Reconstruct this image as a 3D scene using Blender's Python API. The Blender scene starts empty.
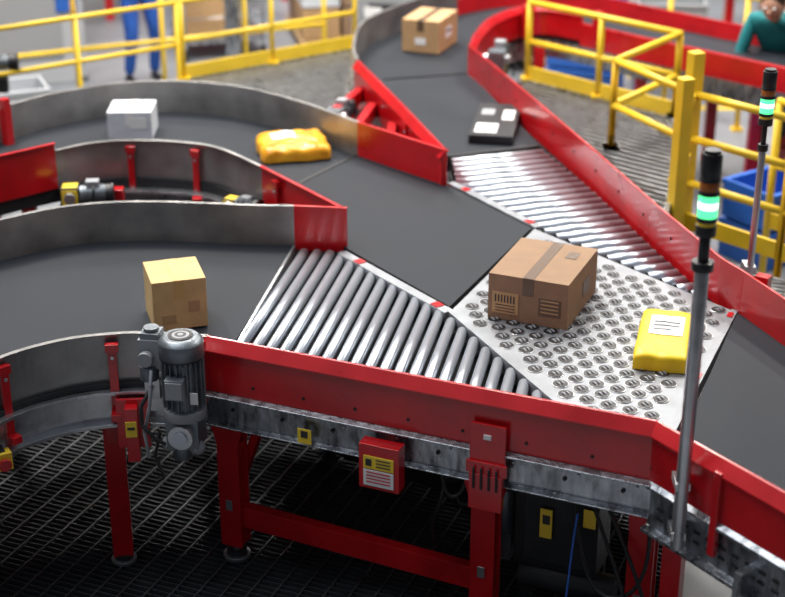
import bpy, bmesh, math, random
from mathutils import Vector, Matrix
random.seed(4)
sc=bpy.context.scene
col=sc.collection

# ------------------------------------------------------------------ materials
def mat(name,c,rough=.5,metal=0,noise=0,nscale=8,bump=0,bscale=60,emit=0,coat=0,c2=None,stretch=None,spec=None):
    m=bpy.data.materials.new(name);m.use_nodes=True
    nt=m.node_tree;b=nt.nodes['Principled BSDF']
    b.inputs['Base Color'].default_value=(*c,1);b.inputs['Roughness'].default_value=rough
    b.inputs['Metallic'].default_value=metal
    if spec is not None: b.inputs['Specular IOR Level'].default_value=spec
    if coat: b.inputs['Coat Weight'].default_value=coat;b.inputs['Coat Roughness'].default_value=.12
    if emit:
        b.inputs['Emission Color'].default_value=(*c,1);b.inputs['Emission Strength'].default_value=emit
    tc=nt.nodes.new('ShaderNodeTexCoord');src=tc.outputs['Object']
    if stretch:
        mp=nt.nodes.new('ShaderNodeMapping');mp.inputs['Scale'].default_value=stretch
        nt.links.new(src,mp.inputs['Vector']);src=mp.outputs['Vector']
    if noise:
        n=nt.nodes.new('ShaderNodeTexNoise');n.inputs['Scale'].default_value=nscale;n.inputs['Detail'].default_value=6
        nt.links.new(src,n.inputs['Vector'])
        r=nt.nodes.new('ShaderNodeValToRGB')
        d=c2 if c2 else tuple(max(0,x*(1-noise)) for x in c)
        r.color_ramp.elements[0].position=.3;r.color_ramp.elements[1].position=.7
        r.color_ramp.elements[0].color=(*d,1);r.color_ramp.elements[1].color=(*[min(1,x*(1+noise*.5)) for x in c],1)
        nt.links.new(n.outputs['Fac'],r.inputs['Fac']);nt.links.new(r.outputs['Color'],b.inputs['Base Color'])
        mr=nt.nodes.new('ShaderNodeMapRange');mr.inputs['To Min'].default_value=max(0,rough-.1);mr.inputs['To Max'].default_value=min(1,rough+.12)
        nt.links.new(n.outputs['Fac'],mr.inputs['Value']);nt.links.new(mr.outputs['Result'],b.inputs['Roughness'])
    if bump:
        n2=nt.nodes.new('ShaderNodeTexNoise');n2.inputs['Scale'].default_value=bscale;n2.inputs['Detail'].default_value=4
        nt.links.new(src,n2.inputs['Vector'])
        bp=nt.nodes.new('ShaderNodeBump');bp.inputs['Strength'].default_value=bump;bp.inputs['Distance'].default_value=.01
        nt.links.new(n2.outputs['Fac'],bp.inputs['Height']);nt.links.new(bp.outputs['Normal'],b.inputs['Normal'])
    return m
RED=mat('red_paint',(.56,.005,.010),.3,0,.22,5,.03,200,coat=.5)
GALV=mat('galvanised_steel',(.42,.44,.47),.27,.85,.6,26,.45,20,stretch=(1,1,.35))
STEEL=mat('brushed_steel',(.55,.56,.58),.3,.85,.2,14,.05,90)
WALLS=mat('guard_steel',(.36,.35,.345),.36,.75,.35,5,.08,40)
CHROME=mat('roller_chrome',(.50,.54,.60),.34,.8)
PLATE=mat('plate_steel',(.29,.305,.33),.45,.5,.2,9)
BELT=mat('belt_rubber',(.023,.027,.035),.6,0,.2,2.2,.05,300,spec=.18)
BLACK=mat('black_plastic',(.010,.010,.012),.4,0,.2,9)
DARK=mat('dark_steel',(.03,.031,.034),.5,.4,.3,8)
GRATE=mat('grating_steel',(.10,.105,.115),.42,.6,.3,8)
RUB=mat('wheel_rubber',(.05,.05,.055),.5)
YEL=mat('yellow_paint',(.80,.54,.025),.42,0,.12,6)
CARD=mat('cardboard',(.50,.31,.15),.8,0,.12,10,.1,80)
CARDL=mat('cardboard_light',(.68,.46,.21),.8,0,.14,10,.1,80)
CARDD=mat('cardboard_brown',(.30,.185,.11),.8,0,.14,10,.1,80)
TAPE=mat('packing_tape',(.13,.08,.05),.35)
TAPEY=mat('clear_tape',(.60,.40,.15),.35)
WHITE=mat('white_paper',(.8,.8,.8),.6)
WCARD=mat('white_carton',(.66,.69,.74),.7,0,.1,12,.15,50)
INK=mat('ink',(.03,.03,.03),.6)
POLY=mat('yellow_polybag',(.90,.47,.03),.3,0,.15,11,.9,16,c2=(.72,.28,.01))
POLY2=mat('yellow_mailer',(.82,.58,.01),.4,0,.12,8,.3,14)
LABY=mat('yellow_label',(.9,.62,.04),.5)
MOTOR=mat('motor_casting',(.20,.225,.25),.36,.6,.25,12,.1,80)
GREEN=mat('green_lamp',(.10,.95,.34),.3,emit=1.5)
LENS=mat('bright_lamp_core',(.75,1,.85),.3,emit=2)
AMBER=mat('amber_lens',(.35,.10,.015),.25)
GREY=mat('grey_plastic',(.3,.31,.33),.5)
LGREY=mat('light_grey_enamel',(.45,.47,.5),.5)
BLUE=mat('blue_paint',(.02,.12,.5),.5,0,.1)
CONC=mat('concrete_floor',(.23,.245,.27),.4,0,.25,1.1,.05,20)
WALLM=mat('wall_paint',(.42,.44,.48),.8,0,.1,1)
ORANGE=mat('rack_orange',(.7,.16,.02),.5)
WOOD=mat('pallet_wood',(.42,.28,.15),.8,0,.2,9)
SKIN=mat('skin',(.62,.36,.26),.5)
HAIR=mat('hair',(.03,.02,.015),.6)
TEAL=mat('teal_shirt',(.01,.20,.22),.8,0,.2,12)
NAVY=mat('blue_workwear',(.015,.09,.42),.8,0,.2,12)
GTROU=mat('grey_trousers',(.06,.06,.075),.8,0,.2,12)
PINK=mat('hi_vis_vest',(.85,.2,.1),.7)

# ------------------------------------------------------------------ builder
class B:
    def __init__(s,name): s.name=name;s.bm=bmesh.new();s.m=[]
    def mi(s,m):
        if m not in s.m:s.m.append(m)
        return s.m.index(m)
    def face(s,vs,i,smooth=False):
        try: f=s.bm.faces.new(vs)
        except ValueError: return
        f.material_index=i;f.smooth=smooth
    def prism(s,pts,z0,z1,m,top=None):
        i=s.mi(m);it=s.mi(top) if top else i
        a=[s.bm.verts.new((x,y,z0)) for x,y in pts];b=[s.bm.verts.new((x,y,z1)) for x,y in pts]
        n=len(pts);s.face(a,i);s.face(b,it)
        for k in range(n): s.face([a[k],a[(k+1)%n],b[(k+1)%n],b[k]],i)
    def strip(s,A,C,z0,z1,m,top=None):
        n=60;A=resamp(A,n);C=resamp(C,n);i=s.mi(m);it=s.mi(top) if top else i
        v=[[s.bm.verts.new((p[0],p[1],z)) for p,z in ((A[k],z0),(A[k],z1),(C[k],z1),(C[k],z0))] for k in range(n)]
        for k in range(n-1):
            for j,ii in ((0,i),(1,it),(2,i),(3,i)):
                s.face([v[k][j],v[k+1][j],v[k+1][(j+1)%4],v[k][(j+1)%4]],ii)
        s.face(v[0],i);s.face(v[-1],i)
    def sweep(s,pts,prof,m,closed=True,smooth=False):
        i=s.mi(m);P=[Vector(p) for p in pts];n=len(P);rows=[]
        for k in range(n):
            d1=(P[k]-P[k-1]).normalized() if k>0 else None
            d2=(P[k+1]-P[k]).normalized() if k<n-1 else None
            if d1 is None:d1=d2
            if d2 is None:d2=d1
            n1=Vector((-d1.y,d1.x));n2=Vector((-d2.y,d2.x));nn=(n1+n2).normalized();nn/=max(.3,nn.dot(n1))
            rows.append([s.bm.verts.new((P[k].x+nn.x*o,P[k].y+nn.y*o,z)) for o,z in prof])
        q=len(prof)
        for k in range(n-1):
            for j in range(q): s.face([rows[k][j],rows[k+1][j],rows[k+1][(j+1)%q],rows[k][(j+1)%q]],i,smooth)
        s.face(rows[0],i);s.face(rows[-1],i)
    def box(s,c,sz,m,rz=0,M=None,rx=0,ry=0):
        i=s.mi(m);R=Matrix.Translation(c)@Matrix.Rotation(rz,4,'Z')@Matrix.Rotation(ry,4,'Y')@Matrix.Rotation(rx,4,'X')
        if M is not None:R=M@R
        v=[s.bm.verts.new(R@Vector((x*sz[0]/2,y*sz[1]/2,z*sz[2]/2))) for x in(-1,1) for y in(-1,1) for z in(-1,1)]
        for f in ((0,1,3,2),(4,5,7,6),(0,1,5,4),(2,3,7,6),(0,2,6,4),(1,3,7,5)): s.face([v[k] for k in f],i)
    def cyl(s,p,q,r,m,seg=14,r2=None,M=None,cap=None):
        i=s.mi(m);ic=s.mi(cap) if cap else i;r2=r if r2 is None else r2;p=Vector(p);q=Vector(q)
        if M is not None:p=M@p;q=M@q
        d=(q-p).normalized();a=d.orthogonal().normalized();b=d.cross(a)
        A=[s.bm.verts.new(p+(a*math.cos(t)+b*math.sin(t))*r) for t in [2*math.pi*k/seg for k in range(seg)]]
        C=[s.bm.verts.new(q+(a*math.cos(t)+b*math.sin(t))*r2) for t in [2*math.pi*k/seg for k in range(seg)]]
        for k in range(seg): s.face([A[k],A[(k+1)%seg],C[(k+1)%seg],C[k]],i,True)
        s.face(A,ic);s.face(C,ic)
    def tube(s,pts,r,m,seg=8):
        for k in range(len(pts)-1): s.cyl(pts[k],pts[k+1],r,m,seg)
    def sphere(s,c,r,m,sc3=(1,1,1),M=None,u=14,v=10):
        i=s.mi(m);R=Matrix.Translation(c)@Matrix.Diagonal((r*sc3[0],r*sc3[1],r*sc3[2],1))
        if M is not None:R=M@R
        g=bmesh.ops.create_uvsphere(s.bm,u_segments=u,v_segments=v,radius=1,matrix=R)
        for vv in g['verts']:
            for f in vv.link_faces:f.material_index=i;f.smooth=True
    def done(s,bevel=0,parent=None,sub=0):
        bmesh.ops.recalc_face_normals(s.bm,faces=s.bm.faces)
        me=bpy.data.meshes.new(s.name);s.bm.to_mesh(me);s.bm.free()
        for m in s.m:me.materials.append(m)
        o=bpy.data.objects.new(s.name,me);col.objects.link(o)
        if bevel:
            md=o.modifiers.new('bevel','BEVEL');md.width=bevel;md.segments=2;md.limit_method='ANGLE';md.angle_limit=math.radians(50)
        if parent:o.parent=parent
        return o
def cat(P,n=8):
    P=[Vector(p) for p in P];out=[]
    Q=[2*P[0]-P[1]]+P+[2*P[-1]-P[-2]]
    for k in range(1,len(Q)-2):
        p0,p1,p2,p3=Q[k-1:k+3]
        for j in range(n):
            t=j/n;out.append(.5*((2*p1)+(p2-p0)*t+(2*p0-5*p1+4*p2-p3)*t*t+(3*p1-p0-3*p2+p3)*t**3))
    out.append(P[-1]);return out
def resamp(P,n):
    P=[Vector(p) for p in P];L=[0]
    for k in range(1,len(P)):L.append(L[-1]+(P[k]-P[k-1]).length)
    out=[];j=0
    for k in range(n):
        t=L[-1]*k/(n-1)
        while j<len(P)-2 and L[j+1]<t:j+=1
        out.append(P[j].lerp(P[j+1],min(1,max(0,(t-L[j])/max(1e-9,L[j+1]-L[j])))))
    return out
def clip(poly,p,d):
    ts=[]
    n=len(poly)
    for k in range(n):
        a=Vector(poly[k]);b=Vector(poly[(k+1)%n]);e=b-a
        den=d.x*e.y-d.y*e.x
        if abs(den)<1e-9:continue
        w=a-p;t=(w.x*e.y-w.y*e.x)/den;u=(w.x*d.y-w.y*d.x)/den
        if 0<=u<1:ts.append(t)
    ts.sort();return [(ts[k],ts[k+1]) for k in range(0,len(ts)-1,2)]
def inside(poly,x,y,mrg=0):
    c=False;n=len(poly)
    for k in range(n):
        a=poly[k];b=poly[(k+1)%n]
        if (a[1]>y)!=(b[1]>y) and x<(b[0]-a[0])*(y-a[1])/(b[1]-a[1])+a[0]:c=not c
    if c and mrg:
        for k in range(n):
            a=Vector(poly[k]);b=Vector(poly[(k+1)%n]);p=Vector((x,y));e=b-a
            t=max(0,min(1,(p-a).dot(e)/e.length_squared))
            if (p-a-e*t).length<mrg:return False
    return c
def rollers(b,poly,d,sp,r,zt):
    d=Vector(d).normalized();nn=Vector((-d.y,d.x))
    s=[Vector(p).dot(nn) for p in poly];t=min(s)+sp*.6
    while t<max(s):
        for t0,t1 in clip(poly,nn*t,d):
            if t1-t0>.07:
                a=nn*t+d*(t0+.012);c=nn*t+d*(t1-.012)
                b.cyl((a.x,a.y,zt-r),(c.x,c.y,zt-r),r,CHROME,24,cap=DARK)
                b.cyl((*(a-d*.01),zt-r),(*(c+d*.01),zt-r),.008,DARK,8)
        t+=sp
RAIL=lambda s:[(0,.97),(0,1.2),(.012*s,1.2),(.046*s,1.155),(.046*s,1.147),(.032*s,1.147),(.032*s,.97)]
def guard(b,pts,s,m,z0=.97,z1=1.2,lip=True):
    b.sweep(pts,[(0,z0),(0,z1),(.022*s,z1),(.022*s,z1-.006),(.006*s,z1-.006),(.006*s,z0)],m)
def bracket(b,x,y,rz,z0=.86,z1=1.17,m=RED,w=.035):
    b.box((x,y,(z0+z1)/2),(w,.018,z1-z0),m,rz)
    b.box((x,y,z1-.02),(w*1.5,.03,.035),m,rz)
    for z in (z0+.03,z1-.06):
        b.cyl((x+math.sin(rz)*.009,y-math.cos(rz)*.009,z),(x+math.sin(rz)*.018,y-math.cos(rz)*.018,z),.008,STEEL,6)

# ------------------------------------------------------------------ shell
b=B('floor');b.prism([(-14,-1),(14,-1),(14,26),(-14,26)],-.25,0,CONC);b.done()
b=B('wall_back');b.prism([(-14,26),(14,26),(14,26.2),(-14,26.2)],0,7,WALLM);b.done()

b=B('floor_grating')
ang=-math.radians(22.5);ux=Vector((math.cos(ang),math.sin(ang)));uy=Vector((-ux.y,ux.x))
gp=[(-3.6,3.9),(1.0,3.9),(1.12,4.6),(1.3,6.3),(1.0,7.7),(.2,9.6),(-3.6,9.6)]
b.prism(gp,.001,.006,BLACK)
def bars(dirv,sp,w,h0,h1,m):
    nn=Vector((-dirv.y,dirv.x));s=[Vector(p).dot(nn) for p in gp];t=min(s)+.01
    while t<max(s):
        for t0,t1 in clip(gp,nn*t,dirv):
            a=nn*t+dirv*t0;c=nn*t+dirv*t1;mid=(a+c)/2
            b.box((mid.x,mid.y,(h0+h1)/2),((c-a).length,w,h1-h0),m,math.atan2(dirv.y,dirv.x))
        t+=sp
bars(ux,.034,.005,.006,.04,GRATE)
bars(uy,.10,.008,.02,.043,GRATE)
b.done()

# ------------------------------------------------------------------ front curved conveyor
FO=cat([(-2.85,5.3),(-2.5,6.0),(-2.15,6.42),(-1.86,6.64),(-1.65,6.79),(-1.43,6.87),(-1.18,6.89),(-.94,6.87),(-.69,6.84),(-.48,6.83)])
FI=cat([(-1.80,4.55),(-1.66,4.95),(-1.51,5.19),(-1.31,5.34),(-1.12,5.40),(-.97,5.41),(-.73,5.38)])
b=B('curved_belt_conveyor')
b.strip(FO,FI,.90,.995,DARK,BELT)
guard(b,FO,1,WALLS)
guard(b,[(-.48,6.83),(-.22,6.80)],1,RED,.97,1.2)
guard(b,FI,-1,WALLS)
b.sweep(FO,[(.01,.84),(.01,.97),(.03,.97),(.03,.84)],GALV)
b.sweep(FI,[(-.01,.80),(-.01,.96),(-.06,.96),(-.06,.945),(-.02,.94),(-.02,.82),(-.06,.815),(-.06,.80)],STEEL)
b.sweep(FI,[(-.008,.962),(-.008,.985),(-.03,.985),(-.03,.962)],DARK)
for k,(x,y,r) in enumerate([(-1.50,5.165,.75),(-1.115,5.36,.12)]):
    bracket(b,x,y,r,.80,1.17)
    b.box((x,y-.0,.86),(.04,.11,.03),RED,r)
for x,y,r in [(-1.83,6.71,.55),(-1.32,6.93,.1),(-.75,6.9,0)]:
    bracket(b,x,y,r+math.pi,.86,1.17)
for x,y in [(-1.17,5.52),(-1.75,5.3),(-2.4,5.9),(-1.9,6.5),(-.9,6.75)]:
    b.box((x,y,.45),(.085,.06,.74),RED,.15)
    b.box((x,y,.87),(.16,.12,.1),RED,.15)
    b.cyl((x,y,.042),(x,y,.06),.055,STEEL,20);b.cyl((x,y,.06),(x,y,.085),.04,DARK,20);b.cyl((x,y,.08),(x,y,.14),.014,STEEL)
b.box((-1.045,5.325,.83),(.13,.015,.22),RED,.1)
b.box((-1.045,5.30,.80),(.05,.06,.24),RED,.1)
b.box((-1.045,5.268,.83),(.045,.004,.07),LABY,.1)
b.box((-1.045,5.265,.835),(.03,.003,.012),INK,.1)
b.box((-1.13,5.43,.76),(.09,.12,.1),RED,.1)
b.done(.0015)

# ------------------------------------------------------------------ back curved conveyor
BO=cat([(-3.0,7.0),(-2.6,7.75),(-2.38,8.27),(-2.2,8.6),(-2.01,8.80),(-1.68,9.00),(-1.32,9.04),(-.93,8.91),(-.55,8.59),(-.20,8.19)])
BI=cat([(-1.82,7.70),(-1.65,7.83),(-1.44,7.88),(-1.16,7.85),(-.93,7.74),(-.68,7.44)])
b=B('curved_belt_conveyor')
BIl=cat([(-2.6,6.9),(-2.1,7.47),(-1.82,7.70),(-1.65,7.83),(-1.44,7.88),(-1.16,7.85),(-.93,7.74),(-.68,7.44)])
b.strip(BO,BIl,.90,.995,DARK,BELT)
guard(b,BO,1,WALLS)
guard(b,[(-.20,8.19),(.29,7.68)],1,RED)
guard(b,BI,-1,WALLS)
guard(b,[(-2.7,6.8),(-2.1,7.46),(-1.82,7.70)],-1,RED,.98,1.24)
guard(b,[(-.68,7.44),(-.47,7.15),(-.235,6.82)],-1,RED)
b.box((-2.255,8.42,1.12),(.05,.05,.3),RED,.9)
b.sweep(BI,[(-.03,.84),(-.03,.93),(-.09,.93),(-.09,.915),(-.045,.91),(-.045,.84)],STEEL)
b.sweep(BI,[(-.13,.80),(-.13,.88),(-.15,.88),(-.15,.80)],CHROME)
b.sweep(BI,[(-.008,.93),(-.008,.98),(-.03,.98),(-.03,.93)],DARK)
b.sweep(BI,[(-.0,.76),(-.0,.84),(-.02,.84),(-.02,.76)],DARK)
b.sweep(BO,[(.01,.80),(.01,.97),(.03,.97),(.03,.80)],GALV)
for x,y,r in [(-1.44,7.855,0),(-1.075,7.79,-.35),(-.60,7.29,-.95)]: bracket(b,x,y,r,.9,1.17)
b.box((-1.50,7.70,.93),(.07,.06,.1),RED,0);b.box((-1.06,7.66,.90),(.05,.05,.08),RED,0)
for x,y,r in [(-2.15,8.72,.7),(-1.5,9.08,0),(-.7,8.78,-.7)]: bracket(b,x,y,r+math.pi,.86,1.17)
for x,y in [(-1.44,8.0),(-.7,7.7),(-2.3,8.1),(-1.4,8.95),(-.5,8.5),(.1,7.6),(-2.0,7.75)]:
    b.box((x,y,.47),(.075,.06,.86),RED,0)
    b.cyl((x,y,.005),(x,y,.06),.05,STEEL,16)
b.done(.0015)

def gearmotor(name,x,y,z,rz,s=1,lab=True):
    b=B(name);M=Matrix.Translation((x,y,z))@Matrix.Rotation(rz,4,'Z')@Matrix.Scale(s,4)
    b.cyl((-.02,0,0),(.12,0,0),.05,MOTOR,20,M=M)
    for k in range(9): b.cyl((.0+.013*k,0,0),(.004+.013*k,0,0),.058,MOTOR,20,M=M)
    b.cyl((.12,0,0),(.16,0,0),.056,BLACK,20,M=M)
    b.box((-.07,0,-.005),(.1,.1,.11),BLACK if lab else MOTOR,M=M)
    b.box((.05,0,.062),(.07,.06,.035),GREY,M=M)
    b.cyl((-.07,-.075,0),(-.07,.075,0),.03,STEEL,16,M=M)
    if lab:
        b.box((-.07,-.053,.0),(.085,.004,.085),LABY,M=M);b.box((-.07,-.056,.01),(.05,.003,.03),INK,M=M)
        b.box((-.07,0,.052),(.08,.08,.004),LABY,M=M)
    b.box((-.07,0,-.075),(.13,.1,.03),DARK,M=M)
    b.box((.05,0,-.09),(.12,.09,.06),DARK,M=M)
    b.tube([M@Vector(p) for p in [(.05,-.03,.06),(.06,-.07,.05),(.05,-.09,-.02),(0,-.09,-.12)]],.006,BLACK)
    return b.done(.002)
gearmotor('gear_motor',-1.66,7.60,.98,.1,1.0)
gearmotor('gear_motor',-.80,7.42,.98,-.5,.75,True)
gearmotor('gear_motor',-.33,8.95,1.02,1.2,1.0,False)
gearmotor('gear_motor',.72,9.95,1.12,1.35,1.15,False)
gearmotor('gear_motor',-2.75,9.75,1.12,.2,1.6,False)

# ------------------------------------------------------------------ merge belt
b=B('merge_belt_conveyor')
b2=[(-.205,8.22),(.285,7.70),(.70,7.05),(.255,6.09),(-.225,6.78),(-.67,7.44)]
b.prism(b2,.90,1.0,DARK,BELT)
b.sweep([(-.20,8.215),(-.675,7.45)],[(-.012,.99),(-.012,1.004),(.012,1.004),(.012,.99)],DARK)
for a,c,w in [((.30,7.72),(.72,7.05),.045),((-.225,6.74),(.27,6.045),.05)]:
    a=Vector(a);c=Vector(c);d=(c-a).normalized();o=Vector((-d.y,d.x))*w/2*(1 if a.x>0 else -1)
    b.sweep([a+o,c+o],[(-w/2,.96),(-w/2,1.003),(w/2,1.003),(w/2,.96)],PLATE)
    for t in (.18,.9):
        p=a.lerp(c,t)+o;b.box((p.x,p.y,1.005),(.05,w*.9,.004),RED,math.atan2(d.y,d.x))
b.box((.1,7.1,.8),(.9,.06,.16),GALV,-.95)
b.done(.001)

# ------------------------------------------------------------------ front roller section
b=B('roller_conveyor')
fr=[(-.475,6.81),(-.235,6.76),(.225,6.07),(.80,4.80),(-.70,5.40)]
b.prism(fr,.86,.93,BLACK)
rollers(b,[(-.465,6.80),(-.24,6.76),(.225,6.06),(.82,4.78),(-.695,5.42)],(-.2,-1),.064,.0235,1.0)
b.sweep([(-.478,6.82),(-.705,5.40)],[(-.008,.93),(-.008,1.0),(.004,1.0),(.004,.93)],STEEL)
b.sweep([(.24,6.07),(.83,4.77)],[(-.012,.93),(-.012,1.004),(.012,1.004),(.012,.93)],PLATE)
b.done()

# ------------------------------------------------------------------ wheel sorter plate
b=B('wheel_sorter_table')
pl=[(.715,7.04),(1.50,6.05),(.945,4.74),(.85,4.77),(.262,6.05)]
b.prism(pl,.93,1.0,GALV,PLATE)
d=Vector((.56,-.83)).normalized();n=Vector((-d.y,d.x))
sp=.080
for i in range(-24,34):
    for j in range(-24,34):
        p=Vector((.8,6.0))+d*(i*sp)+n*(j*sp+(sp/2 if i%2 else 0))
        if not inside(pl,p.x,p.y,.045):continue
        b.cyl((p.x,p.y,.995),(p.x,p.y,1.0035),.034,STEEL,20)
        b.cyl((p.x,p.y,1.0),(p.x,p.y,1.005),.031,BLACK,20)
        e=Vector((.5,.3)).normalized();q=e*.007
        for sgn in(-1,1):
            c=p+e*.009*sgn
            b.cyl((c.x-q.x/2,c.y-q.y/2,.990),(c.x+q.x/2,c.y+q.y/2,.990),.022,GREY,14)
b.sweep([(1.50,6.05),(.945,4.74)],[(0,.95),(0,1.006),(.03,1.006),(.03,.95)],PLATE)
for t in(.05,.5,.93):
    p=Vector((1.5,6.05)).lerp(Vector((.945,4.74)),t);b.box((p.x+.01,p.y,1.008),(.025,.05,.004),RED,-.4)
b.done(.0008)

# ------------------------------------------------------------------ main line
b=B('roller_conveyor')
mr=[(.325,8.20),(.86,8.40),(1.10,7.58),(1.28,6.80),(1.45,6.17),(1.49,6.07),(.735,7.06),(.335,7.72)]
b.prism(mr,.86,.93,BLACK)
rollers(b,mr,(1,.3),.084,.028,1.0)
b.done()
b=B('main_belt_conveyor')
b.prism([(.30,8.19),(.86,8.385),(.53,9.93),(-.12,9.74),(.0,9.3)],.90,1.0,DARK,BELT)
b.sweep([(.315,8.19),(.86,8.385)],[(-.02,.97),(-.02,1.003),(.01,1.003),(.01,.97)],DARK)
b.sweep([(-.06,9.80),(.54,9.95)],[(-.008,.97),(-.008,1.003),(.008,1.003),(.008,.97)],BLACK)
ML=[(-.22,9.54),(.04,8.63),(.295,7.69)]
MR=[(.51,9.93),(.58,9.67),(.87,8.53),(1.10,7.61),(1.29,6.80),(1.46,6.17),(1.53,6.01)]
b.sweep(ML,RAIL(-1),RED)
b.sweep(MR,RAIL(1),RED)
b.sweep(ML,[(-.006,.80),(-.006,.97),(-.03,.97),(-.03,.80)],GALV)
b.sweep(MR,[(.006,.78),(.006,.97),(.03,.97),(.03,.78)],GALV)
for t in range(1,12):
    p=resamp(MR,13)[t];b.cyl((p.x-.006,p.y,1.1),(p.x+.0,p.y,1.1),.008,DARK,8)
for x,y in [(-.28,9.5),(-.08,8.75),(.10,8.2),(.66,9.6),(.95,8.5),(1.2,7.5),(1.42,6.6)]:
    b.box((x,y,.46),(.075,.06,.86),RED,0);b.cyl((x,y,.005),(x,y,.06),.05,STEEL,16)
for a,c in [((-.12,9.0),(-.22,8.5)),((.0,8.6),(-.02,8.2)),((-.2,9.35),(-.35,8.9))]:
    a=Vector(a);c=Vector(c);m2=(a+c)/2;b.box((m2.x,m2.y,1.03),((c-a).length,.05,.09),RED,math.atan2((c-a).y,(c-a).x))
for x,y in [(-.05,8.85),(.08,8.35)]: bracket(b,x,y,-1.3,.86,1.15)
b.done(.0015)

# ------------------------------------------------------------------ top curve
b=B('curved_belt_conveyor')
TO=cat([(-.22,9.56),(-.25,9.93),(-.20,10.58),(.06,11.11),(.45,11.6),(.95,11.95),(1.45,11.9),(2.1,11.25),(2.8,10.55),(4.6,8.8)])
TI=cat([(.52,9.95),(.58,10.3),(.72,10.75),(.98,11.1),(1.25,11.12),(1.75,10.6),(2.45,9.9),(4.2,8.15)])
b.strip(TO,TI,.90,.995,DARK,BELT)
guard(b,TO[:34],1,WALLS);guard(b,TO[33:],1,RED,.97,1.12)
b.sweep(TI[:36],RAIL(-1),RED)
b.sweep(TI[35:],[(0,.93),(0,1.1),(-.03,1.1),(-.03,.93)],RED)
b.sweep(TO,[(.01,.80),(.01,.97),(.03,.97),(.03,.80)],GALV)
b.sweep(TI,[(-.006,.80),(-.006,.93),(-.03,.93),(-.03,.80)],GALV)
for x,y in [(.6,10.2),(1.1,11.05),(1.8,10.6),(2.5,9.95),(3.3,9.1),(2.4,10.9),(0,11.0)]:
    b.box((x,y,.46),(.08,.07,.88),RED,0);b.cyl((x,y,.005),(x,y,.06),.05,STEEL,16)
for x,y,z in [(1.0,11.0,1.1),(1.5,10.8,1.1)]: b.box((x,y,z),(.06,.06,.25),RED,.5)
b.done(.0015)

# ------------------------------------------------------------------ lower right belt
b=B('outfeed_belt_conveyor')
b.prism([(1.535,6.06),(1.66,5.70),(2.15,4.4),(1.85,3.5),(1.60,3.73),(1.28,4.20),(.985,4.66)],.90,1.0,DARK,BELT)
b.sweep([(1.53,6.01),(1.64,5.71),(2.2,4.2)],RAIL(1),RED)
b.sweep([(1.53,6.01),(1.64,5.71),(2.2,4.2)],[(.006,.78),(.006,.97),(.03,.97),(.03,.78)],GALV)
FRR=[(.94,4.67),(1.27,4.20),(1.75,3.5)]
b.sweep(FRR,RAIL(-1),RED)
b.sweep(FRR,[(-.006,.76),(-.006,.97),(-.03,.97),(-.05,.955),(-.05,.945),(-.02,.94),(-.02,.78),(-.05,.775),(-.05,.76)],GALV)
dd=Vector((.33,-.47)).normalized()
for t in range(14):
    p=Vector((.96,4.64))+dd*(.06*t+.03)+Vector((-dd.y,dd.x))*-.022
    b.box((p.x,p.y,.87),(.03,.004,.012),DARK,-.96);b.box((p.x,p.y,.83),(.03,.004,.012),DARK,-.96)
b.box((1.10,4.37,1.0),(.03,.02,.33),RED,-.95);b.box((1.33,4.04,1.0),(.03,.02,.33),RED,-.95)
b.box((1.6,5.95,1.06),(.06,.05,.3),RED,-.6)
for x,y in [(1.05,4.72),(1.7,3.8),(1.72,5.7)]:
    b.box((x,y,.45),(.075,.06,.84),RED,-.5);b.cyl((x,y,.005),(x,y,.05),.05,STEEL,16)
b.done(.0015)
b=B('cable_tray')
T0=Vector((1.16,4.20));T1=Vector((1.7,3.45));dT=(T1-T0).normalized();L=(T1-T0).length
a=math.atan2(dT.y,dT.x)
for z in(.58,.74): 
    m2=(T0+T1)/2;b.box((m2.x,m2.y,z),(L,.012,.02),GALV,a)
k=0
while k*.03<L:
    p=T0+dT*(k*.03);b.box((p.x,p.y,.66),(.010,.006,.15),GALV,a);k+=1
b.box(((T0+T1)/2).to_3d()+Vector((.04,.03,.57)),(L,.1,.008),GALV,a)
b.box(T0.to_3d()+Vector((.03,.02,.72)),(.03,.1,.32),GALV,a)
b.done()

# ------------------------------------------------------------------ front side rail + frame + legs
b=B('conveyor_side_frame')
FR=[(-.74,5.375),(.94,4.67)]
b.sweep(FR,RAIL(-1),RED)
b.sweep(FR,[(-.010,.82),(-.010,.97),(-.028,.97),(-.06,.962),(-.06,.955),(-.022,.95),(-.022,.83),(-.05,.825),(-.05,.82)],GALV)
fd=(Vector(FR[1])-Vector(FR[0])).normalized();fn=Vector((fd.y,-fd.x));fa=math.atan2(fd.y,fd.x)
def onrail(t,out,z): 
    p=Vector(FR[0])+fd*t+fn*out;return (p.x,p.y,z)
for t in [.12,.34,.56,.78,1.0,1.25,1.5,1.72]:
    b.cyl(onrail(t,.022,.90),onrail(t,.03,.90),.009,DARK,6)
    b.cyl(onrail(t+.05,.022,.925),onrail(t+.05,.03,.925),.006,STEEL,6)
    b.cyl(onrail(t+.1,.032,1.02),onrail(t+.1,.036,1.02),.007,DARK,8)
b.box(onrail(0,.02,1.05),(.02,.06,.27),RED,fa)
b.box(onrail(1.21,.055,.99),(.14,.015,.18),RED,fa)
b.box(onrail(1.21,.068,.90),(.16,.012,.05),RED,fa)
b.box(onrail(1.21,.065,.80),(.13,.03,.15),RED,fa)
for k in range(4): b.box(onrail(1.165+.03*k,.083,.86),(.009,.006,.09),DARK,fa)
b.box(onrail(1.21,.065,1.03),(.03,.006,.02),WHITE,fa)
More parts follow.
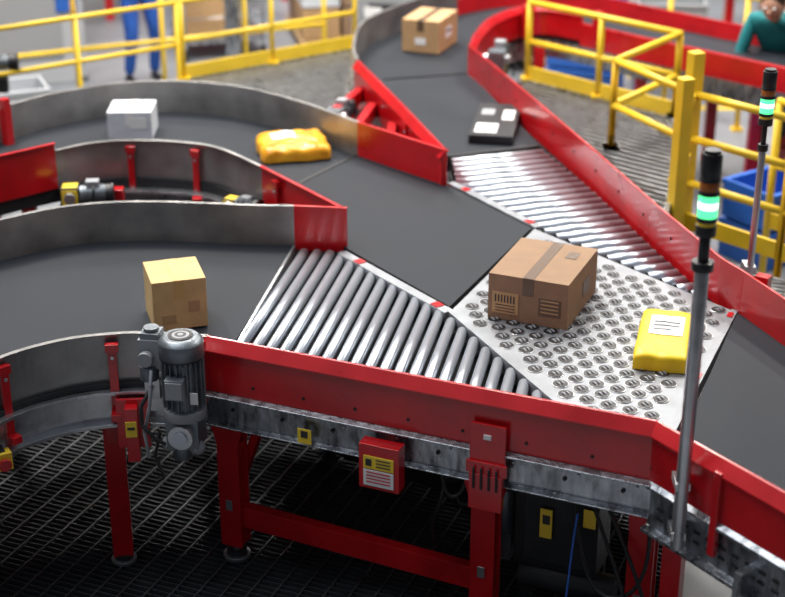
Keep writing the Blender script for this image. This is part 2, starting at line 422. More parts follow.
def leg(x,y,w0=.2,foot=True):
    R=Matrix.Translation((x,y,0))@Matrix.Rotation(fa,4,'Z')
    i=b.mi(RED)
    for yy in (-.04,.04):
        pr=[(-w0/2,.86),(w0/2,.86),(w0/2,.80),(.05,.62),(.05,.12),(-.05,.12),(-.05,.62),(-w0/2,.80)]
        A=[b.bm.verts.new(R@Vector((px,yy-.004,pz))) for px,pz in pr];C=[b.bm.verts.new(R@Vector((px,yy+.004,pz))) for px,pz in pr]
        b.face(A,i);b.face(C,i)
        for k in range(8): b.face([A[k],A[(k+1)%8],C[(k+1)%8],C[k]],i)
    b.box((0,0,.37),(.084,.076,.5),RED,M=R)
    b.box((0,0,.83),(w0*.9,.07,.06),RED,M=R)
    b.cyl((x,y,.045),(x,y,.065),.06,STEEL,24);b.cyl((x,y,.065),(x,y,.085),.045,DARK,20);b.cyl((x,y,.08),(x,y,.16),.016,STEEL)
    b.box((0,-.05,.33),(.03,.004,.05),STEEL,M=R)
leg(-.68,5.55);leg(.37,5.05);leg(.96,4.86,.12)
m2=(Vector((-.68,5.55))+Vector((.37,5.05)))/2
b.box((m2.x,m2.y,.27),(1.12,.05,.10),RED,math.atan2(-.5,1.05))
b.box((-.60,5.60,.56),(.035,.05,.5),RED,fa,ry=.35)
b.box((.37,4.99,.72),(.05,.006,.07),LABY,fa);b.box((.37,4.985,.72),(.03,.004,.03),WHITE,fa)
for x,y in [(-.35,6.5),(.35,6.0),(.7,5.6)]:
    b.box((x,y,.46),(.07,.06,.82),DARK,fa);b.cyl((x,y,.045),(x,y,.06),.05,STEEL,16)
b.box((-.5,6.0,.8),(.05,1.0,.08),DARK,fa+.2);b.box((.36,5.5,.8),(.05,.9,.08),DARK,fa)
b.box((.0,5.9,.3),(1.2,.05,.07),DARK,fa-.2)
for z,y0 in ((.86,5.45),(.80,5.7)): b.box((.0,y0,z),(1.3,.04,.05),DARK,fa)
b.box(onrail(.455,.062,.87),(.06,.004,.065),LABY,fa);b.box(onrail(.455,.065,.88),(.03,.003,.03),INK,fa);b.box(onrail(.455,.04,.87),(.02,.04,.02),GALV,fa)
b.done(.0015)

b=B('warning_sign_box')
b.box(onrail(.80,.10,.84),(.165,.06,.19),RED,fa)
b.box(onrail(.80,.133,.862),(.125,.004,.055),LABY,fa)
b.box(onrail(.80,.133,.795),(.125,.004,.07),WHITE,fa)
b.box(onrail(.76,.136,.862),(.025,.003,.03),INK,fa)
for k in range(3): b.box(onrail(.82,.136,.877-.014*k),(.06,.003,.005),INK,fa)
for k in range(4): b.box(onrail(.80,.136,.82-.014*k),(.1,.003,.005),RED,fa)
b.box(onrail(.80,.06,.84),(.05,.06,.12),RED,fa)
b.done(.002)

# ------------------------------------------------------------------ big gear motor at front
b=B('gear_motor')
M=Matrix.Translation((-.845,5.215,.04))@Matrix.Rotation(-.15,4,'Z')
cx=.03
b.cyl((cx,0,.93),(cx,0,1.15),.068,MOTOR,28,M=M)
for k in range(20):
    t=2*math.pi*k/20;c,s_=math.cos(t),math.sin(t)
    b.box((cx+.074*c,.074*s_,1.04),(.022,.004,.2),MOTOR,t,M=M)
b.cyl((cx,0,1.15),(cx,0,1.155),.088,DARK,28,M=M)
b.cyl((cx,0,1.155),(cx,0,1.215),.088,MOTOR,28,M=M);b.cyl((cx,0,1.215),(cx,0,1.235),.088,MOTOR,28,r2=.066,M=M)
b.cyl((cx,0,1.235),(cx,0,1.238),.05,BLACK,24,M=M)
for k in range(4): b.cyl((cx,0,1.2375+.0006*k),(cx,0,1.239+.0006*k),.045-.011*k,GREY if k%2 else BLACK,20,M=M)
b.box((cx-.005,-.088,1.05),(.075,.05,.085),MOTOR,M=M);b.box((cx-.005,-.115,1.05),(.065,.008,.07),GREY,M=M)
b.box((cx+.06,-.07,1.0),(.03,.004,.05),WHITE,M=M)
b.cyl((cx,0,.89),(cx,0,.93),.085,GREY,24,M=M)
b.box((cx,.0,.83),(.13,.12,.13),MOTOR,M=M);b.cyl((cx,-.09,.83),(cx,.09,.83),.05,STEEL,20,M=M)
b.cyl((cx,-.1,.83),(cx,-.085,.83),.03,CHROME,16,M=M)
b.sphere((cx-.06,-.02,.77),.035,GREY,M=M);b.sphere((cx+.05,-.03,.765),.032,GREY,M=M)
b.cyl((cx-.02,0,.70),(cx-.02,0,.78),.04,MOTOR,16,M=M)
b.box((-.095,.03,1.15),(.09,.09,.12),GREY,M=M);b.box((-.095,.03,1.22),(.075,.075,.03),MOTOR,M=M);b.cyl((-.095,.03,1.235),(-.095,.03,1.25),.03,MOTOR,18,M=M)
b.cyl((-.105,.0,1.04),(-.105,.0,1.10),.038,MOTOR,18,M=M)
b.cyl((-.105,-.02,1.14),(-.105,-.05,1.14),.03,GREY,18,M=M)
b.box((-.095,.02,1.0),(.06,.06,.09),STEEL,M=M)
b.box((-.02,.06,.93),(.22,.03,.12),STEEL,M=M)
b.tube([M@Vector(p) for p in [(-.1,-.03,1.0),(-.125,-.07,.95),(-.12,-.09,.88),(-.07,-.1,.83),(-.03,-.09,.80)]],.008,BLACK)
b.tube([M@Vector(p) for p in [(-.08,-.05,1.1),(-.075,-.09,1.05),(-.08,-.10,.97),(-.1,-.08,.9),(-.13,-.04,.82),(-.12,-.03,.7)]],.007,GREY)
b.tube([M@Vector(p) for p in [(-.08,.0,.80),(-.1,-.02,.7),(-.06,-.04,.62),(-.1,-.01,.58)]],.007,BLACK)
b.done(.002)

b=B('emergency_stop_button')
M=Matrix.Translation((-1.52,5.08,.80))@Matrix.Rotation(.5,4,'Z')
b.box((0,0,0),(.07,.05,.075),LABY,M=M);b.cyl((0,-.025,0),(0,-.04,0),.015,RED,16,M=M);b.cyl((0,-.04,0),(0,-.055,0),.026,RED,20,M=M)
b.box((0,.05,.03),(.03,.12,.02),DARK,M=M)
b.done(.003)

b=B('drive_control_cabinet')
b.box((.68,5.10,.52),(.34,.2,.36),BLACK,fa);b.box((.66,5.0,.52),(.30,.012,.30),DARK,fa)
b.box((.60,5.0,.56),(.05,.006,.13),LABY,fa);b.box((.60,4.995,.58),(.03,.004,.04),INK,fa)
b.box((.76,4.935,.62),(.05,.006,.08),LABY,fa)
b.cyl((.52,5.1,.28),(.88,4.95,.28),.06,DARK,20)
b.cyl((.45,5.2,.42),(.45,5.2,.62),.06,MOTOR,20);b.box((.45,5.2,.36),(.1,.1,.12),MOTOR,fa)
for x in(.54,.84): b.box((x,5.12,.19),(.04,.04,.30),DARK,fa)
b.done(.003)
def cable(name,pts,r=.008,m=BLACK):
    cu=bpy.data.curves.new(name,'CURVE');cu.dimensions='3D';cu.bevel_depth=r;cu.bevel_resolution=3
    for P in pts:
        sp=cu.splines.new('NURBS');sp.points.add(len(P)-1);sp.use_endpoint_u=True;sp.order_u=4
        for k,p in enumerate(P): sp.points[k].co=(*p,1)
    cu.materials.append(m);o=bpy.data.objects.new(name,cu);col.objects.link(o);return o
cable('power_cables',[[(.75,4.9,.75),(.85,4.75,.5),(.95,4.72,.2),(.85,4.7,.05),(.7,4.8,.05)],
 [(.8,4.9,.75),(.95,4.7,.45),(1.02,4.66,.15),(.9,4.62,.05),(.78,4.6,.05)],
 [(.7,4.95,.7),(.72,4.85,.4),(.85,4.75,.3),(.98,4.72,.5),(.95,4.75,.78)],
 [(.2,5.1,.84),(.18,5.05,.7),(.25,5.02,.6),(.3,5.05,.75),(.33,5.1,.84)],
 [(.22,5.1,.84),(.2,5.05,.6),(.12,5.1,.5),(.2,5.2,.3),(.3,5.3,.05)]])
cable('blue_cable',[[(.7,4.85,.7),(.66,4.8,.4),(.68,4.78,.2),(.6,4.85,.05)]],.004,BLUE)

# ------------------------------------------------------------------ signal towers
def tower(name,x,y,z0,zb,zt,r,pr):
    b=B(name)
    b.cyl((x,y,z0),(x,y,zb-.12),pr,STEEL,20)
    b.cyl((x,y,zb-.12),(x,y,zb-.09),pr*1.5,BLACK,20)
    b.cyl((x,y,zb-.09),(x,y,zb),pr*.75,BLACK,20)
    h=zt-zb;seg=[(0,.12,BLACK,1),(.12,.17,LABY,.9),(.17,.22,BLACK,1),(.22,.48,GREEN,.95),(.32,.40,LENS,.965),(.48,.53,BLACK,1.02),(.53,.64,AMBER,.95),(.64,.68,BLACK,1.02),(.68,.96,BLACK,.98),(.96,1,BLACK,.8)]
    for a,c,m,q in seg: b.cyl((x,y,zb+h*a),(x,y,zb+h*c),r*q,m,24)
    b.box((x+.0,y+.03,z0+.05),(.05,.09,.03),STEEL)
    b.box((x,y+.03,z0+.25),(.05,.09,.03),STEEL)
    return b.done(.001)
tower('signal_tower_light',.995,4.44,.82,1.995,2.28,.033,.024)
tower('signal_tower_light',1.655,6.4,.80,1.745,2.0,.032,.016)

# ------------------------------------------------------------------ parcels
def frame(x,y,z,rz): return Matrix.Translation((x,y,z))@Matrix.Rotation(rz,4,'Z')
def carton(name,x,y,rz,sx,sy,sz,m,tape,z=1.003,extra=None):
    b=B(name);M=frame(x,y,z,rz)
    b.box((0,0,sz/2),(sx,sy,sz),m,M=M)
    b.box((0,0,sz+.0006),(.05,sy,.0015),tape,M=M)
    for s in(-1,1): b.box((0,s*(sy/2+.0006),sz-.04),(.05,.0015,.08),tape,M=M)
    b.box((0,0,sz+.0002),(.003,sy,.0012),INK,M=M)
    if extra: extra(b,M)
    return b.done(.003)
def e6(b,M):
    b.box((-.10,-.2265,.08),(.12,.002,.10),CARD,M=M)
    for k in range(7): b.box((-.145+.014*k,-.228,.10),(.007,.001,.035),INK,M=M)
    for k in range(3): b.box((-.10,-.228,.07-.014*k),(.09,.001,.004),INK,M=M)
    b.box((.10,-.2265,.09),(.10,.002,.08),TAPE,M=M)
    for k in range(4): b.box((.10,-.228,.12-.018*k),(.08,.001,.006),CARD,M=M)
    b.box((.1,.1,.2115),(.05,.08,.001),TAPE,M=M)
    b.box((.181,.05,.1),(.002,.1,.07),TAPE,M=M)
carton('cardboard_box',.67,6.11,math.radians(-23),.36,.45,.21,CARDD,TAPE,extra=e6)
def e1(b,M):
    b.box((.06,-.126,.10),(.05,.002,.05),CARD,M=M)
    b.box((-.05,-.126,.05),(.06,.002,.04),CARD,M=M)
carton('cardboard_box',-.945,5.97,math.radians(17),.232,.25,.225,CARDL,TAPEY,extra=e1)
def e2(b,M):
    b.box((.05,-.1315,.1),(.1,.002,.07),WHITE,M=M)
    b.box((-.05,.03,.1665),(.09,.11,.001),WHITE,M=M)
carton('white_carton',-1.55,8.61,0.02,.26,.26,.165,WCARD,WHITE,extra=e2)
def e4(b,M):
    b.box((.1415,0,.12),(.002,.12,.08),WHITE,M=M);b.box((.143,0,.13),(.001,.09,.02),INK,M=M)
    b.box((0,-.2015,.08),(.08,.002,.05),WHITE,M=M)
carton('cardboard_box',.27,10.67,math.radians(-21),.28,.40,.23,CARD,TAPE,extra=e4)
b=B('flat_parcel');M=frame(.625,8.72,1.003,math.radians(-9))
b.box((0,0,.025),(.26,.66,.05),DARK,M=M)
b.box((-.04,-.18,.0506),(.13,.18,.001),WHITE,M=M);b.box((.07,.1,.0506),(.07,.2,.001),WHITE,M=M);b.box((-.06,.15,.0506),(.08,.12,.001),GREY,M=M)
for k in range(6): b.box((-.08+.015*k,-.14,.0512),(.007,.05,.001),INK,M=M)
for k in range(4): b.box((-.04,-.19-.02*k,.0512),(.09,.006,.001),INK,M=M)
b.done(.004)
def bag(name,x,y,rz,sx,sy,h,m,labels,box=.25,amp=.10,rough=.03):
    b=B(name);M=frame(x,y,1.003,rz);i=b.mi(m);N=34
    rnd=random.Random(x*100)
    ph=[(rnd.uniform(8,26),rnd.uniform(8,26),rnd.uniform(0,6)) for _ in range(6)]
    def hz(u,v):
        e=max(0,(1-abs(u)**8))*max(0,(1-abs(v)**8))
        w=sum(math.sin(u*p/2.2+v*q/2.2+r) for p,q,r in ph)/5
        return max(.004,h*(e**box)*(.9+amp*w))
    top=[];bot=[]
    for a in range(N+1):
        r1=[];r2=[]
        for c in range(N+1):
            u=math.sin(math.pi/2*(-1+2*a/N));v=math.sin(math.pi/2*(-1+2*c/N))
            uu=u*(1-rough*abs(v)**3+rough*.6*math.sin(v*7));vv=v*(1-rough*abs(u)**3+rough*.6*math.sin(u*6))
            r1.append(b.bm.verts.new(M@Vector((uu*sx/2,vv*sy/2,hz(u,v)))));r2.append(b.bm.verts.new(M@Vector((uu*sx/2,vv*sy/2,0))))
        top.append(r1);bot.append(r2)
    for a in range(N):
        for c in range(N):
            b.face([top[a][c],top[a+1][c],top[a+1][c+1],top[a][c+1]],i,True)
            b.face([bot[a][c],bot[a+1][c],bot[a+1][c+1],bot[a][c+1]],i)
    for c in range(N):
        for rr in (0,N):
            b.face([top[rr][c],top[rr][c+1],bot[rr][c+1],bot[rr][c]],i,True);b.face([top[c][rr],top[c+1][rr],bot[c+1][rr],bot[c][rr]],i,True)
    for (u0,u1,v0,v1,mm,off) in labels:
        j=b.mi(mm);K=10
        g=[[b.bm.verts.new(M@Vector((u*sx/2,v*sy/2,hz(u,v)+off))) for v in [v0+(v1-v0)*c/K for c in range(K+1)]] for u in [u0+(u1-u0)*a/K for a in range(K+1)]]
        for a in range(K):
            for c in range(K): b.face([g[a][c],g[a+1][c],g[a+1][c+1],g[a][c+1]],j,True)
    return b.done()
ORT=mat('orange_tape',(.75,.30,.02),.3)
bag('yellow_poly_mailer',-.575,8.26,math.radians(12),.40,.38,.09,POLY,[(-.6,.1,-.1,.6,WHITE,.006),(-.5,0,.1,.2,INK,.007),(-.5,0,-.02,.03,LABY,.007),(-.9,.9,-.5,-.36,ORT,.003),(.5,.62,-.85,.85,ORT,.003)],.2,.12,.05)
bag('yellow_padded_parcel',1.14,5.67,math.radians(-14),.225,.48,.085,POLY2,[(-.6,.65,-.2,.6,WHITE,.003),(-.45,.5,.3,.35,INK,.004),(-.45,.5,.15,.2,INK,.004),(-.45,.2,0,.04,INK,.004)],.12,.04,.02)

# ------------------------------------------------------------------ platforms and yellow railings
def grate(name,poly,z,dirv,sp=.05):
    b=B(name);b.prism(poly,z-.06,z-.05,DARK)
    d=Vector(dirv).normalized();nn=Vector((-d.y,d.x));s=[Vector(p).dot(nn) for p in poly];t=min(s)+.01
    while t<max(s):
        for t0,t1 in clip(poly,nn*t,d):
            a=nn*t+d*t0;c=nn*t+d*t1;m2=(a+c)/2;b.box((m2.x,m2.y,z-.02),((c-a).length,.018,.04),STEEL,math.atan2(d.y,d.x))
        t+=sp
    n=len(poly)
    for k in range(n):
        a=Vector(poly[k]);c=Vector(poly[(k+1)%n]);m2=(a+c)/2;e=c-a;b.box((m2.x,m2.y,z-.05),(e.length,.03,.11),GALV,math.atan2(e.y,e.x))
        b.box((a.x*.97+m2.x*.03,a.y*.97+m2.y*.03,(z-.06)/2),(.06,.06,z-.06),GALV)
    return b.done()
P1=[(.72,10.2),(.95,10.49),(1.83,9.57),(1.78,8.9),(1.40,7.3),(1.20,7.9),(1.0,8.7)]
grate('access_platform',P1,.8,(1,-.9),.07)
grate('access_platform',[(-1.53,10.49),(-.29,11.39),(-.32,9.9),(-.5,9.15),(-1.2,9.35),(-1.9,9.3)],.8,(1,-.35))
grate('access_platform',[(1.50,7.3),(1.82,7.7),(2.6,6.9),(2.5,6.3),(1.85,6.15),(1.6,6.6)],.55,(1,-.35))
def railing(name,pts,z0,z1,r=.022,mids=(.5,),toe=True,posts=None,base=None):
    b=B(name);P=[Vector(p) for p in pts]
    for k in range(len(P)-1):
        a,c=P[k],P[k+1]
        for z in [z1]+[z0+(z1-z0)*q for q in mids]: b.cyl((a.x,a.y,z),(c.x,c.y,z),r,YEL,12)
        if toe:
            m2=(a+c)/2;e=c-a;b.box((m2.x,m2.y,z0+.05),(e.length,.02,.10),YEL,math.atan2(e.y,e.x))
        n=max(1,round((c-a).length/.65))
        for j in range(n+1):
            p=a.lerp(c,j/n);b.cyl((p.x,p.y,z0 if base is None else base),(p.x,p.y,z1),r*1.05,YEL,12);b.sphere((p.x,p.y,z1),r*1.1,YEL,u=10,v=6)
            b.box((p.x,p.y,(z0 if base is None else base)+.01),(.09,.09,.02),YEL)
    return b.done()
railing('yellow_safety_railing',[(.97,10.50),(1.87,9.60)],.8,1.36)
railing('yellow_safety_railing',[(1.87,9.60),(1.36,8.93),(1.66,8.28)],.8,1.36,toe=False)
railing('yellow_safety_railing',[(1.66,8.25),(2.15,7.72),(2.9,6.95)],.55,1.36,mids=(.35,.68),base=0)
b=B('yellow_safety_gate')
for x,y in [(1.70,8.22),(1.60,7.95)]:
    b.box((x,y,.8),(.075,.075,1.6 if x>1.65 else 1.45),YEL,.4)
b.box((1.65,8.08,1.35),(.05,.28,.05),YEL,-.35);b.box((1.65,8.08,1.0),(.05,.28,.05),YEL,-.35)
b.done(.004)
railing('yellow_safety_railing',[(-3.9,8.75),(-2.77,9.59),(-1.53,10.49)],.6,1.36,mids=(.6,.25),toe=False,base=0,r=.017)
railing('yellow_safety_railing',[(-1.50,10.51),(-.29,11.39)],.8,1.36,base=None,r=.018)
railing('yellow_safety_railing',[(-4.5,11.2),(-2.6,12.1),(-.6,13.0)],.1,1.1,base=0,r=.02,mids=(.5,),toe=False)
railing('yellow_safety_railing',[(2.3,8.6),(3.6,7.4)],.4,1.2,toe=True,base=0)
railing('yellow_safety_railing',[(2.3,12.3),(4.4,10.4)],.1,1.1,toe=False,base=0)

# ------------------------------------------------------------------ background machinery
def farconv(name,pts,z=.9):
    b=B(name);P=cat(pts)
    b.sweep(P,[(-.35,z-.12),(-.35,z),(.35,z),(.35,z-.12)],BELT)
    b.sweep(P,[(.36,z-.16),(.36,z+.08),(.39,z+.08),(.39,z-.16)],RED);b.sweep(P,[(-.36,z-.16),(-.36,z+.08),(-.39,z+.08),(-.39,z-.16)],RED)
    for p in resamp(P,6):
        for o in(-.3,.3): b.box((p.x+o,p.y,z/2-.06),(.08,.08,z-.12),RED)
    return b.done()
farconv('distant_belt_conveyor',[(2.6,15.0),(4.6,13.4),(7.5,11.6)])
farconv('distant_belt_conveyor',[(-6,14.4),(-4.2,15.2),(-1.5,16.6)])
def rack(name,x,y,w,rz):
    b=B(name);M=frame(x,y,0,rz)
    for k in range(3):
        for yy in(0,.9): b.box((k*w/2-w/2,yy,1.5),(.08,.08,3),BLUE,M=M)
    rn=random.Random(int(x*10))
    for z in(.15,1.2,2.2):
        for yy in(0,.9): b.box((0,yy,z),(w,.05,.1),ORANGE,M=M)
        b.box((0,.45,z+.05),(w,.9,.02),WOOD,M=M)
        q=-w/2+.4
        while q<w/2-.3:
            h=rn.uniform(.35,.8);ww=rn.uniform(.4,.7);b.box((q,.45,z+.07+h/2),(ww,.7,h),rn.choice([CARD,CARDL,WCARD,CARDD,GREY]),M=M);q+=ww+.12
    return b.done()
rack('storage_rack',-5.6,19.5,4.6,0);rack('storage_rack',1.2,19.0,5,0);rack('storage_rack',6.6,17.5,4.2,-.3)
def pallet(name,x,y,rz,seed):
    b=B(name);M=frame(x,y,0,rz);rn=random.Random(seed)
    for k in range(7): b.box((0,-.5+k*.167,.13),(1.2,.11,.025),WOOD,M=M)
    for k in(-.5,0,.5): b.box((k,0,.06),(.12,1.1,.11),WOOD,M=M)
    for i in range(3):
        for j in range(2):
            for l in range(rn.choice([1,2,2,3])):
                b.box((-.39+i*.39,-.26+j*.52,.145+.15+l*.31),(.36,.48,.29),rn.choice([CARD,CARDL,WCARD,CARDD]),M=M)
    return b.done(.004)
pallet('loaded_pallet',-.4,14.8,.2,1);pallet('loaded_pallet',1.1,14.2,-.3,3);pallet('loaded_pallet',5.2,10.9,.5,5)
def crates(name,x,y,rz,n,m):
    b=B(name);M=frame(x,y,0,rz)
    for k in range(n):
        z=k*.27
        for s in(-1,1):
            b.box((s*.29,0,z+.13),(.02,.4,.25),m,M=M);b.box((0,s*.19,z+.13),(.58,.02,.25),m,M=M);b.box((0,s*.205,z+.24),(.62,.02,.03),m,M=M)
        b.box((0,0,z+.015),(.58,.38,.02),m,M=M);b.box((0,-.203,z+.14),(.12,.006,.08),WHITE,M=M)
    return b.done(.003)
crates('blue_crate_stack',1.7,12.9,-.4,4,BLUE);crates('grey_crate_stack',2.45,13.1,-.1,3,GREY);crates('grey_crate_stack',-3.0,11.3,.4,2,LGREY);crates('red_crate_stack',3.2,10.6,.3,3,RED);crates('blue_crate_stack',2.5,9.15,.6,2,BLUE)
def cage(name,x,y,rz):
    b=B(name);M=frame(x,y,0,rz)
    b.box((0,0,.18),(.8,.7,.04),GALV,M=M)
    for a in(-.38,.38):
        for c in(-.33,.33):
            b.cyl((a,c,.18),(a,c,1.6),.015,STEEL,8,M=M);b.cyl((a-.015,c,.06),(a+.015,c,.06),.06,BLACK,14,M=M);b.box((a,c,.13),(.03,.03,.08),STEEL,M=M)
    for z in(.4,.7,1.0,1.3,1.6):
        for c in(-.33,.33): b.cyl((-.38,c,z),(.38,c,z),.008,STEEL,6,M=M)
        for a in(-.38,.38): b.cyl((a,-.33,z),(a,.33,z),.008,STEEL,6,M=M)
    for k in range(7): b.cyl((-.33+.11*k,.33,.2),(-.33+.11*k,.33,1.6),.006,STEEL,6,M=M)
    b.box((-.1,0,.4),(.5,.5,.38),CARD,M=M);b.box((.05,.02,.74),(.4,.45,.28),WCARD,M=M)
    return b.done()
cage('roll_cage_trolley',-1.7,14.4,.3);cage('roll_cage_trolley',3.6,13.0,-.2)
def cabinet(name,x,y,rz,body,panel,cap,s=1):
    b=B(name);M=frame(x,y,0,rz)@Matrix.Scale(s,4)
    b.box((0,0,.55),(1.3,.7,1.1),body,M=M);b.box((0,-.36,.6),(.9,.02,.7),panel,M=M);b.box((.5,-.37,.8),(.18,.02,.3),BLUE,M=M);b.box((0,0,1.15),(1.35,.75,.1),cap,M=M)
    b.box((-.4,-.37,.85),(.2,.02,.12),WHITE,M=M);b.cyl((.3,0,1.2),(.3,0,1.5),.12,GREY,16,M=M);b.box((-.3,0,1.3),(.4,.4,.2),panel,M=M)
    for k in(-.6,.6): b.box((k,-.3,.03),(.1,.1,.06),BLACK,M=M)
    return b.done(.01)
cabinet('sorting_machine_cabinet',-3.5,13.4,.35,LGREY,GREY,RED)
cabinet('sorting_machine_cabinet',.2,13.3,-.2,GREY,DARK,YEL,.8)
cabinet('sorting_machine_cabinet',5.0,9.6,-.5,DARK,GREY,ORANGE,.8)
b=B('steel_column');b.box((-1.36,12.6,3),(.12,.12,6),GALV);b.box((-1.36,12.6,.03),(.35,.35,.06),GALV);b.done(.005)
b=B('steel_column');b.box((3.6,12.2,3),(.16,.16,6),GALV);b.box((3.6,12.2,.03),(.35,.35,.06),GALV);b.done(.005)
b=B('floor_marking_tape')
for a,c in [((-8,11.6),(-1.0,12.9)),((0,12.6),(7,12.2)),((2.2,13.4),(3.4,18))]:
    a=Vector(a);c=Vector(c);m2=(a+c)/2;e=c-a;b.box((m2.x,m2.y,.002),(e.length,.1,.003),YEL,math.atan2(e.y,e.x))
b.done()

# ------------------------------------------------------------------ workers
def skinned(name,verts,edges,radii,m,parent,root=0,sub=2):
    me=bpy.data.meshes.new(name);me.from_pydata(verts,edges,[]);me.materials.append(m)
    o=bpy.data.objects.new(name,me);col.objects.link(o);o.parent=parent
    md=o.modifiers.new('skin','SKIN');md.use_smooth_shade=True
    for k,r in enumerate(radii):
        sv=me.skin_vertices[0].data[k];sv.radius=(r,r) if not isinstance(r,tuple) else r;sv.use_root=(k==root)
    s=o.modifiers.new('sub','SUBSURF');s.levels=sub;s.render_levels=sub
    return o
def worker(name,loc,rz,shirt,trous,lean=0,knee=0):
    e=bpy.data.objects.new(name,None);col.objects.link(e);e.location=loc;e.rotation_euler=(0,0,rz)
    pz=.93-knee*.35
    sy=math.sin(lean);cy=math.cos(lean)
    def up(h,dx=0,dy=0): return (dx,-h*sy+dy*cy,pz+h*cy)
    kn=lambda s:(s*.11,-.05-.35*knee,.48-.04*knee);an=lambda s:(s*.12,.03,.09);to=lambda s:(s*.13,-.14,.04)
    skinned('trousers',[(0,0,pz),(.09,0,pz-.05),kn(1),an(1),(-.09,0,pz-.05),kn(-1),an(-1),(0,-.03*sy,pz+.08)],
            [(0,1),(1,2),(2,3),(0,4),(4,5),(5,6),(0,7)],[(.15,.11),.095,.065,.05,.095,.065,.05,(.14,.1)],trous,e)
    for s in(1,-1):
        skinned('boot_'+('left' if s>0 else 'right'),[an(s),(s*.12,.05,.05),(s*.125,-.06,.05),to(s)],[(0,1),(1,2),(2,3)],[.045,.045,.042,.035],BLACK,e)
    el={};wr={}
    V=[up(.02),up(.2),up(.42),up(.53)];R=[(.14,.1),(.135,.1),(.15,.105),(.06,.06)];E=[(0,1),(1,2),(2,3)]
    for s in(1,-1):
        a=up(.47,s*.17);el[s]=(s*.23,a[1]-.04,a[2]-.26);wr[s]=(s*.18,el[s][1]-.16,el[s][2]-.14)
        k=len(V);V+=[a,el[s],wr[s]];R+=[.062,.047,.036];E+=[(2,k),(k,k+1),(k+1,k+2)]
    skinned('shirt',V,E,R,shirt,e)
    hd=up(.68)
    skinned('neck',[up(.48),up(.62)],[(0,1)],[.052,.05],SKIN,e)
    b=B('head');M=Matrix.Translation(hd)@Matrix.Rotation(lean*.6,4,'X')
    b.sphere((0,0,0),.105,SKIN,(.78,.92,1.13),M=M,u=24,v=16)
    b.sphere((0,-.025,-.055),.06,SKIN,(.85,.9,.9),M=M)
    b.sphere((0,-.1,-.012),.018,SKIN,(.7,1,1.4),M=M)
    for s in(1,-1):
        b.sphere((s*.03,-.087,.018),.012,WHITE,M=M);b.sphere((s*.03,-.098,.018),.006,INK,M=M);b.sphere((s*.083,.005,0),.026,SKIN,(.4,.8,1.2),M=M)
    b.sphere((0,-.088,-.06),.02,PINK,(1,.4,.25),M=M)
    b.sphere((0,.022,.028),.112,HAIR,(.82,.92,1.03),M=M,u=24,v=16)
    b.done(parent=e)
    for s in(1,-1):
        w=Vector(wr[s]);V=[tuple(w),tuple(w+Vector((0,-.05,-.005))),tuple(w+Vector((0,-.085,-.01)))]
        skinned('palm_'+('left' if s>0 else 'right'),V,[(0,1),(1,2)],[(.024,.022),(.036,.016),(.034,.014)],SKIN,e)
        for f,(dx,L) in enumerate([(-.028,.06),(-.01,.072),(.009,.068),(.027,.052)]):
            p=w+Vector((dx,-.08,-.01));V=[tuple(p),tuple(p+Vector((dx*.1,-L*.45,-.008))),tuple(p+Vector((dx*.12,-L*.75,-.024))),tuple(p+Vector((dx*.12,-L*.9,-.042)))]
            skinned('finger_%d_%s'%(f+1,'left' if s>0 else 'right'),V,[(0,1),(1,2),(2,3)],[.009,.0085,.008,.007],SKIN,e,sub=1)
        p=w+Vector((-s*.028,-.03,-.005));V=[tuple(p),tuple(p+Vector((-s*.025,-.02,-.012))),tuple(p+Vector((-s*.032,-.048,-.022)))]
        skinned('thumb_'+('left' if s>0 else 'right'),V,[(0,1),(1,2)],[.012,.010,.008],SKIN,e,sub=1)
    return e
worker('warehouse_worker',(-2.25,13.2,0),.5,PINK,NAVY,.25,.1)
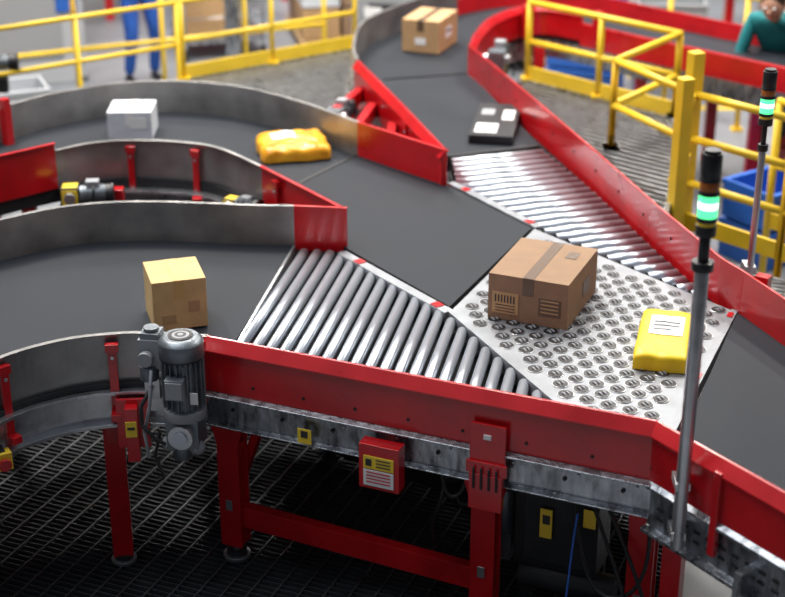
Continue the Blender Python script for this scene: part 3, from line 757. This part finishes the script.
worker('warehouse_worker',(2.86,10.75,0),-.5,TEAL,GTROU,.7,.2)

# ------------------------------------------------------------------ light
w=bpy.data.worlds.new('hall_light');sc.world=w;w.use_nodes=True
nt=w.node_tree;bg=nt.nodes['Background']
tc=nt.nodes.new('ShaderNodeTexCoord');sx=nt.nodes.new('ShaderNodeSeparateXYZ');rp=nt.nodes.new('ShaderNodeValToRGB')
nt.links.new(tc.outputs['Generated'],sx.inputs[0]);nt.links.new(sx.outputs['Z'],rp.inputs['Fac'])
rp.color_ramp.elements[0].color=(.10,.10,.11,1);rp.color_ramp.elements[0].position=0
rp.color_ramp.elements[1].color=(.62,.70,.82,1);rp.color_ramp.elements[1].position=.9
nt.links.new(rp.outputs['Color'],bg.inputs['Color']);bg.inputs['Strength'].default_value=.36
def area(name,loc,rot,sx_,sy_,p,c=(1,1,1)):
    l=bpy.data.lights.new(name,'AREA');l.shape='RECTANGLE';l.size=sx_;l.size_y=sy_;l.energy=p;l.color=c
    o=bpy.data.objects.new(name,l);o.location=loc;o.rotation_euler=rot;col.objects.link(o)
for k,(x,y) in enumerate([(-3.5,9),(0,10.5),(3.5,9),(-1.5,14.5),(3,15)]):
    area('high_bay_lamp',(x,y,6.2),(0,0,.3),.5,3.2,330,(1,.95,.88))
area('skylight',(-3,5,8),(math.radians(10),math.radians(-20),0),5,4,260,(.95,.97,1))
s=bpy.data.lights.new('sun','SUN');s.energy=1.8;s.angle=.15;s.color=(1,.94,.85);o=bpy.data.objects.new('sun',s);o.rotation_euler=(math.radians(-28),math.radians(-14),0);col.objects.link(o)

# ------------------------------------------------------------------ camera
cd=bpy.data.cameras.new('camera');cam=bpy.data.objects.new('camera',cd);col.objects.link(cam)
cam.location=(0,0,3.75);cam.rotation_euler=(math.radians(90-24),0,0)
cd.sensor_width=36;cd.lens=1500*36/785;cd.clip_end=200
cd.dof.use_dof=True;cd.dof.focus_distance=6.0;cd.dof.aperture_fstop=1.5
sc.camera=cam
try:
    sc.view_settings.view_transform='Standard';sc.view_settings.look='None'
except Exception: pass
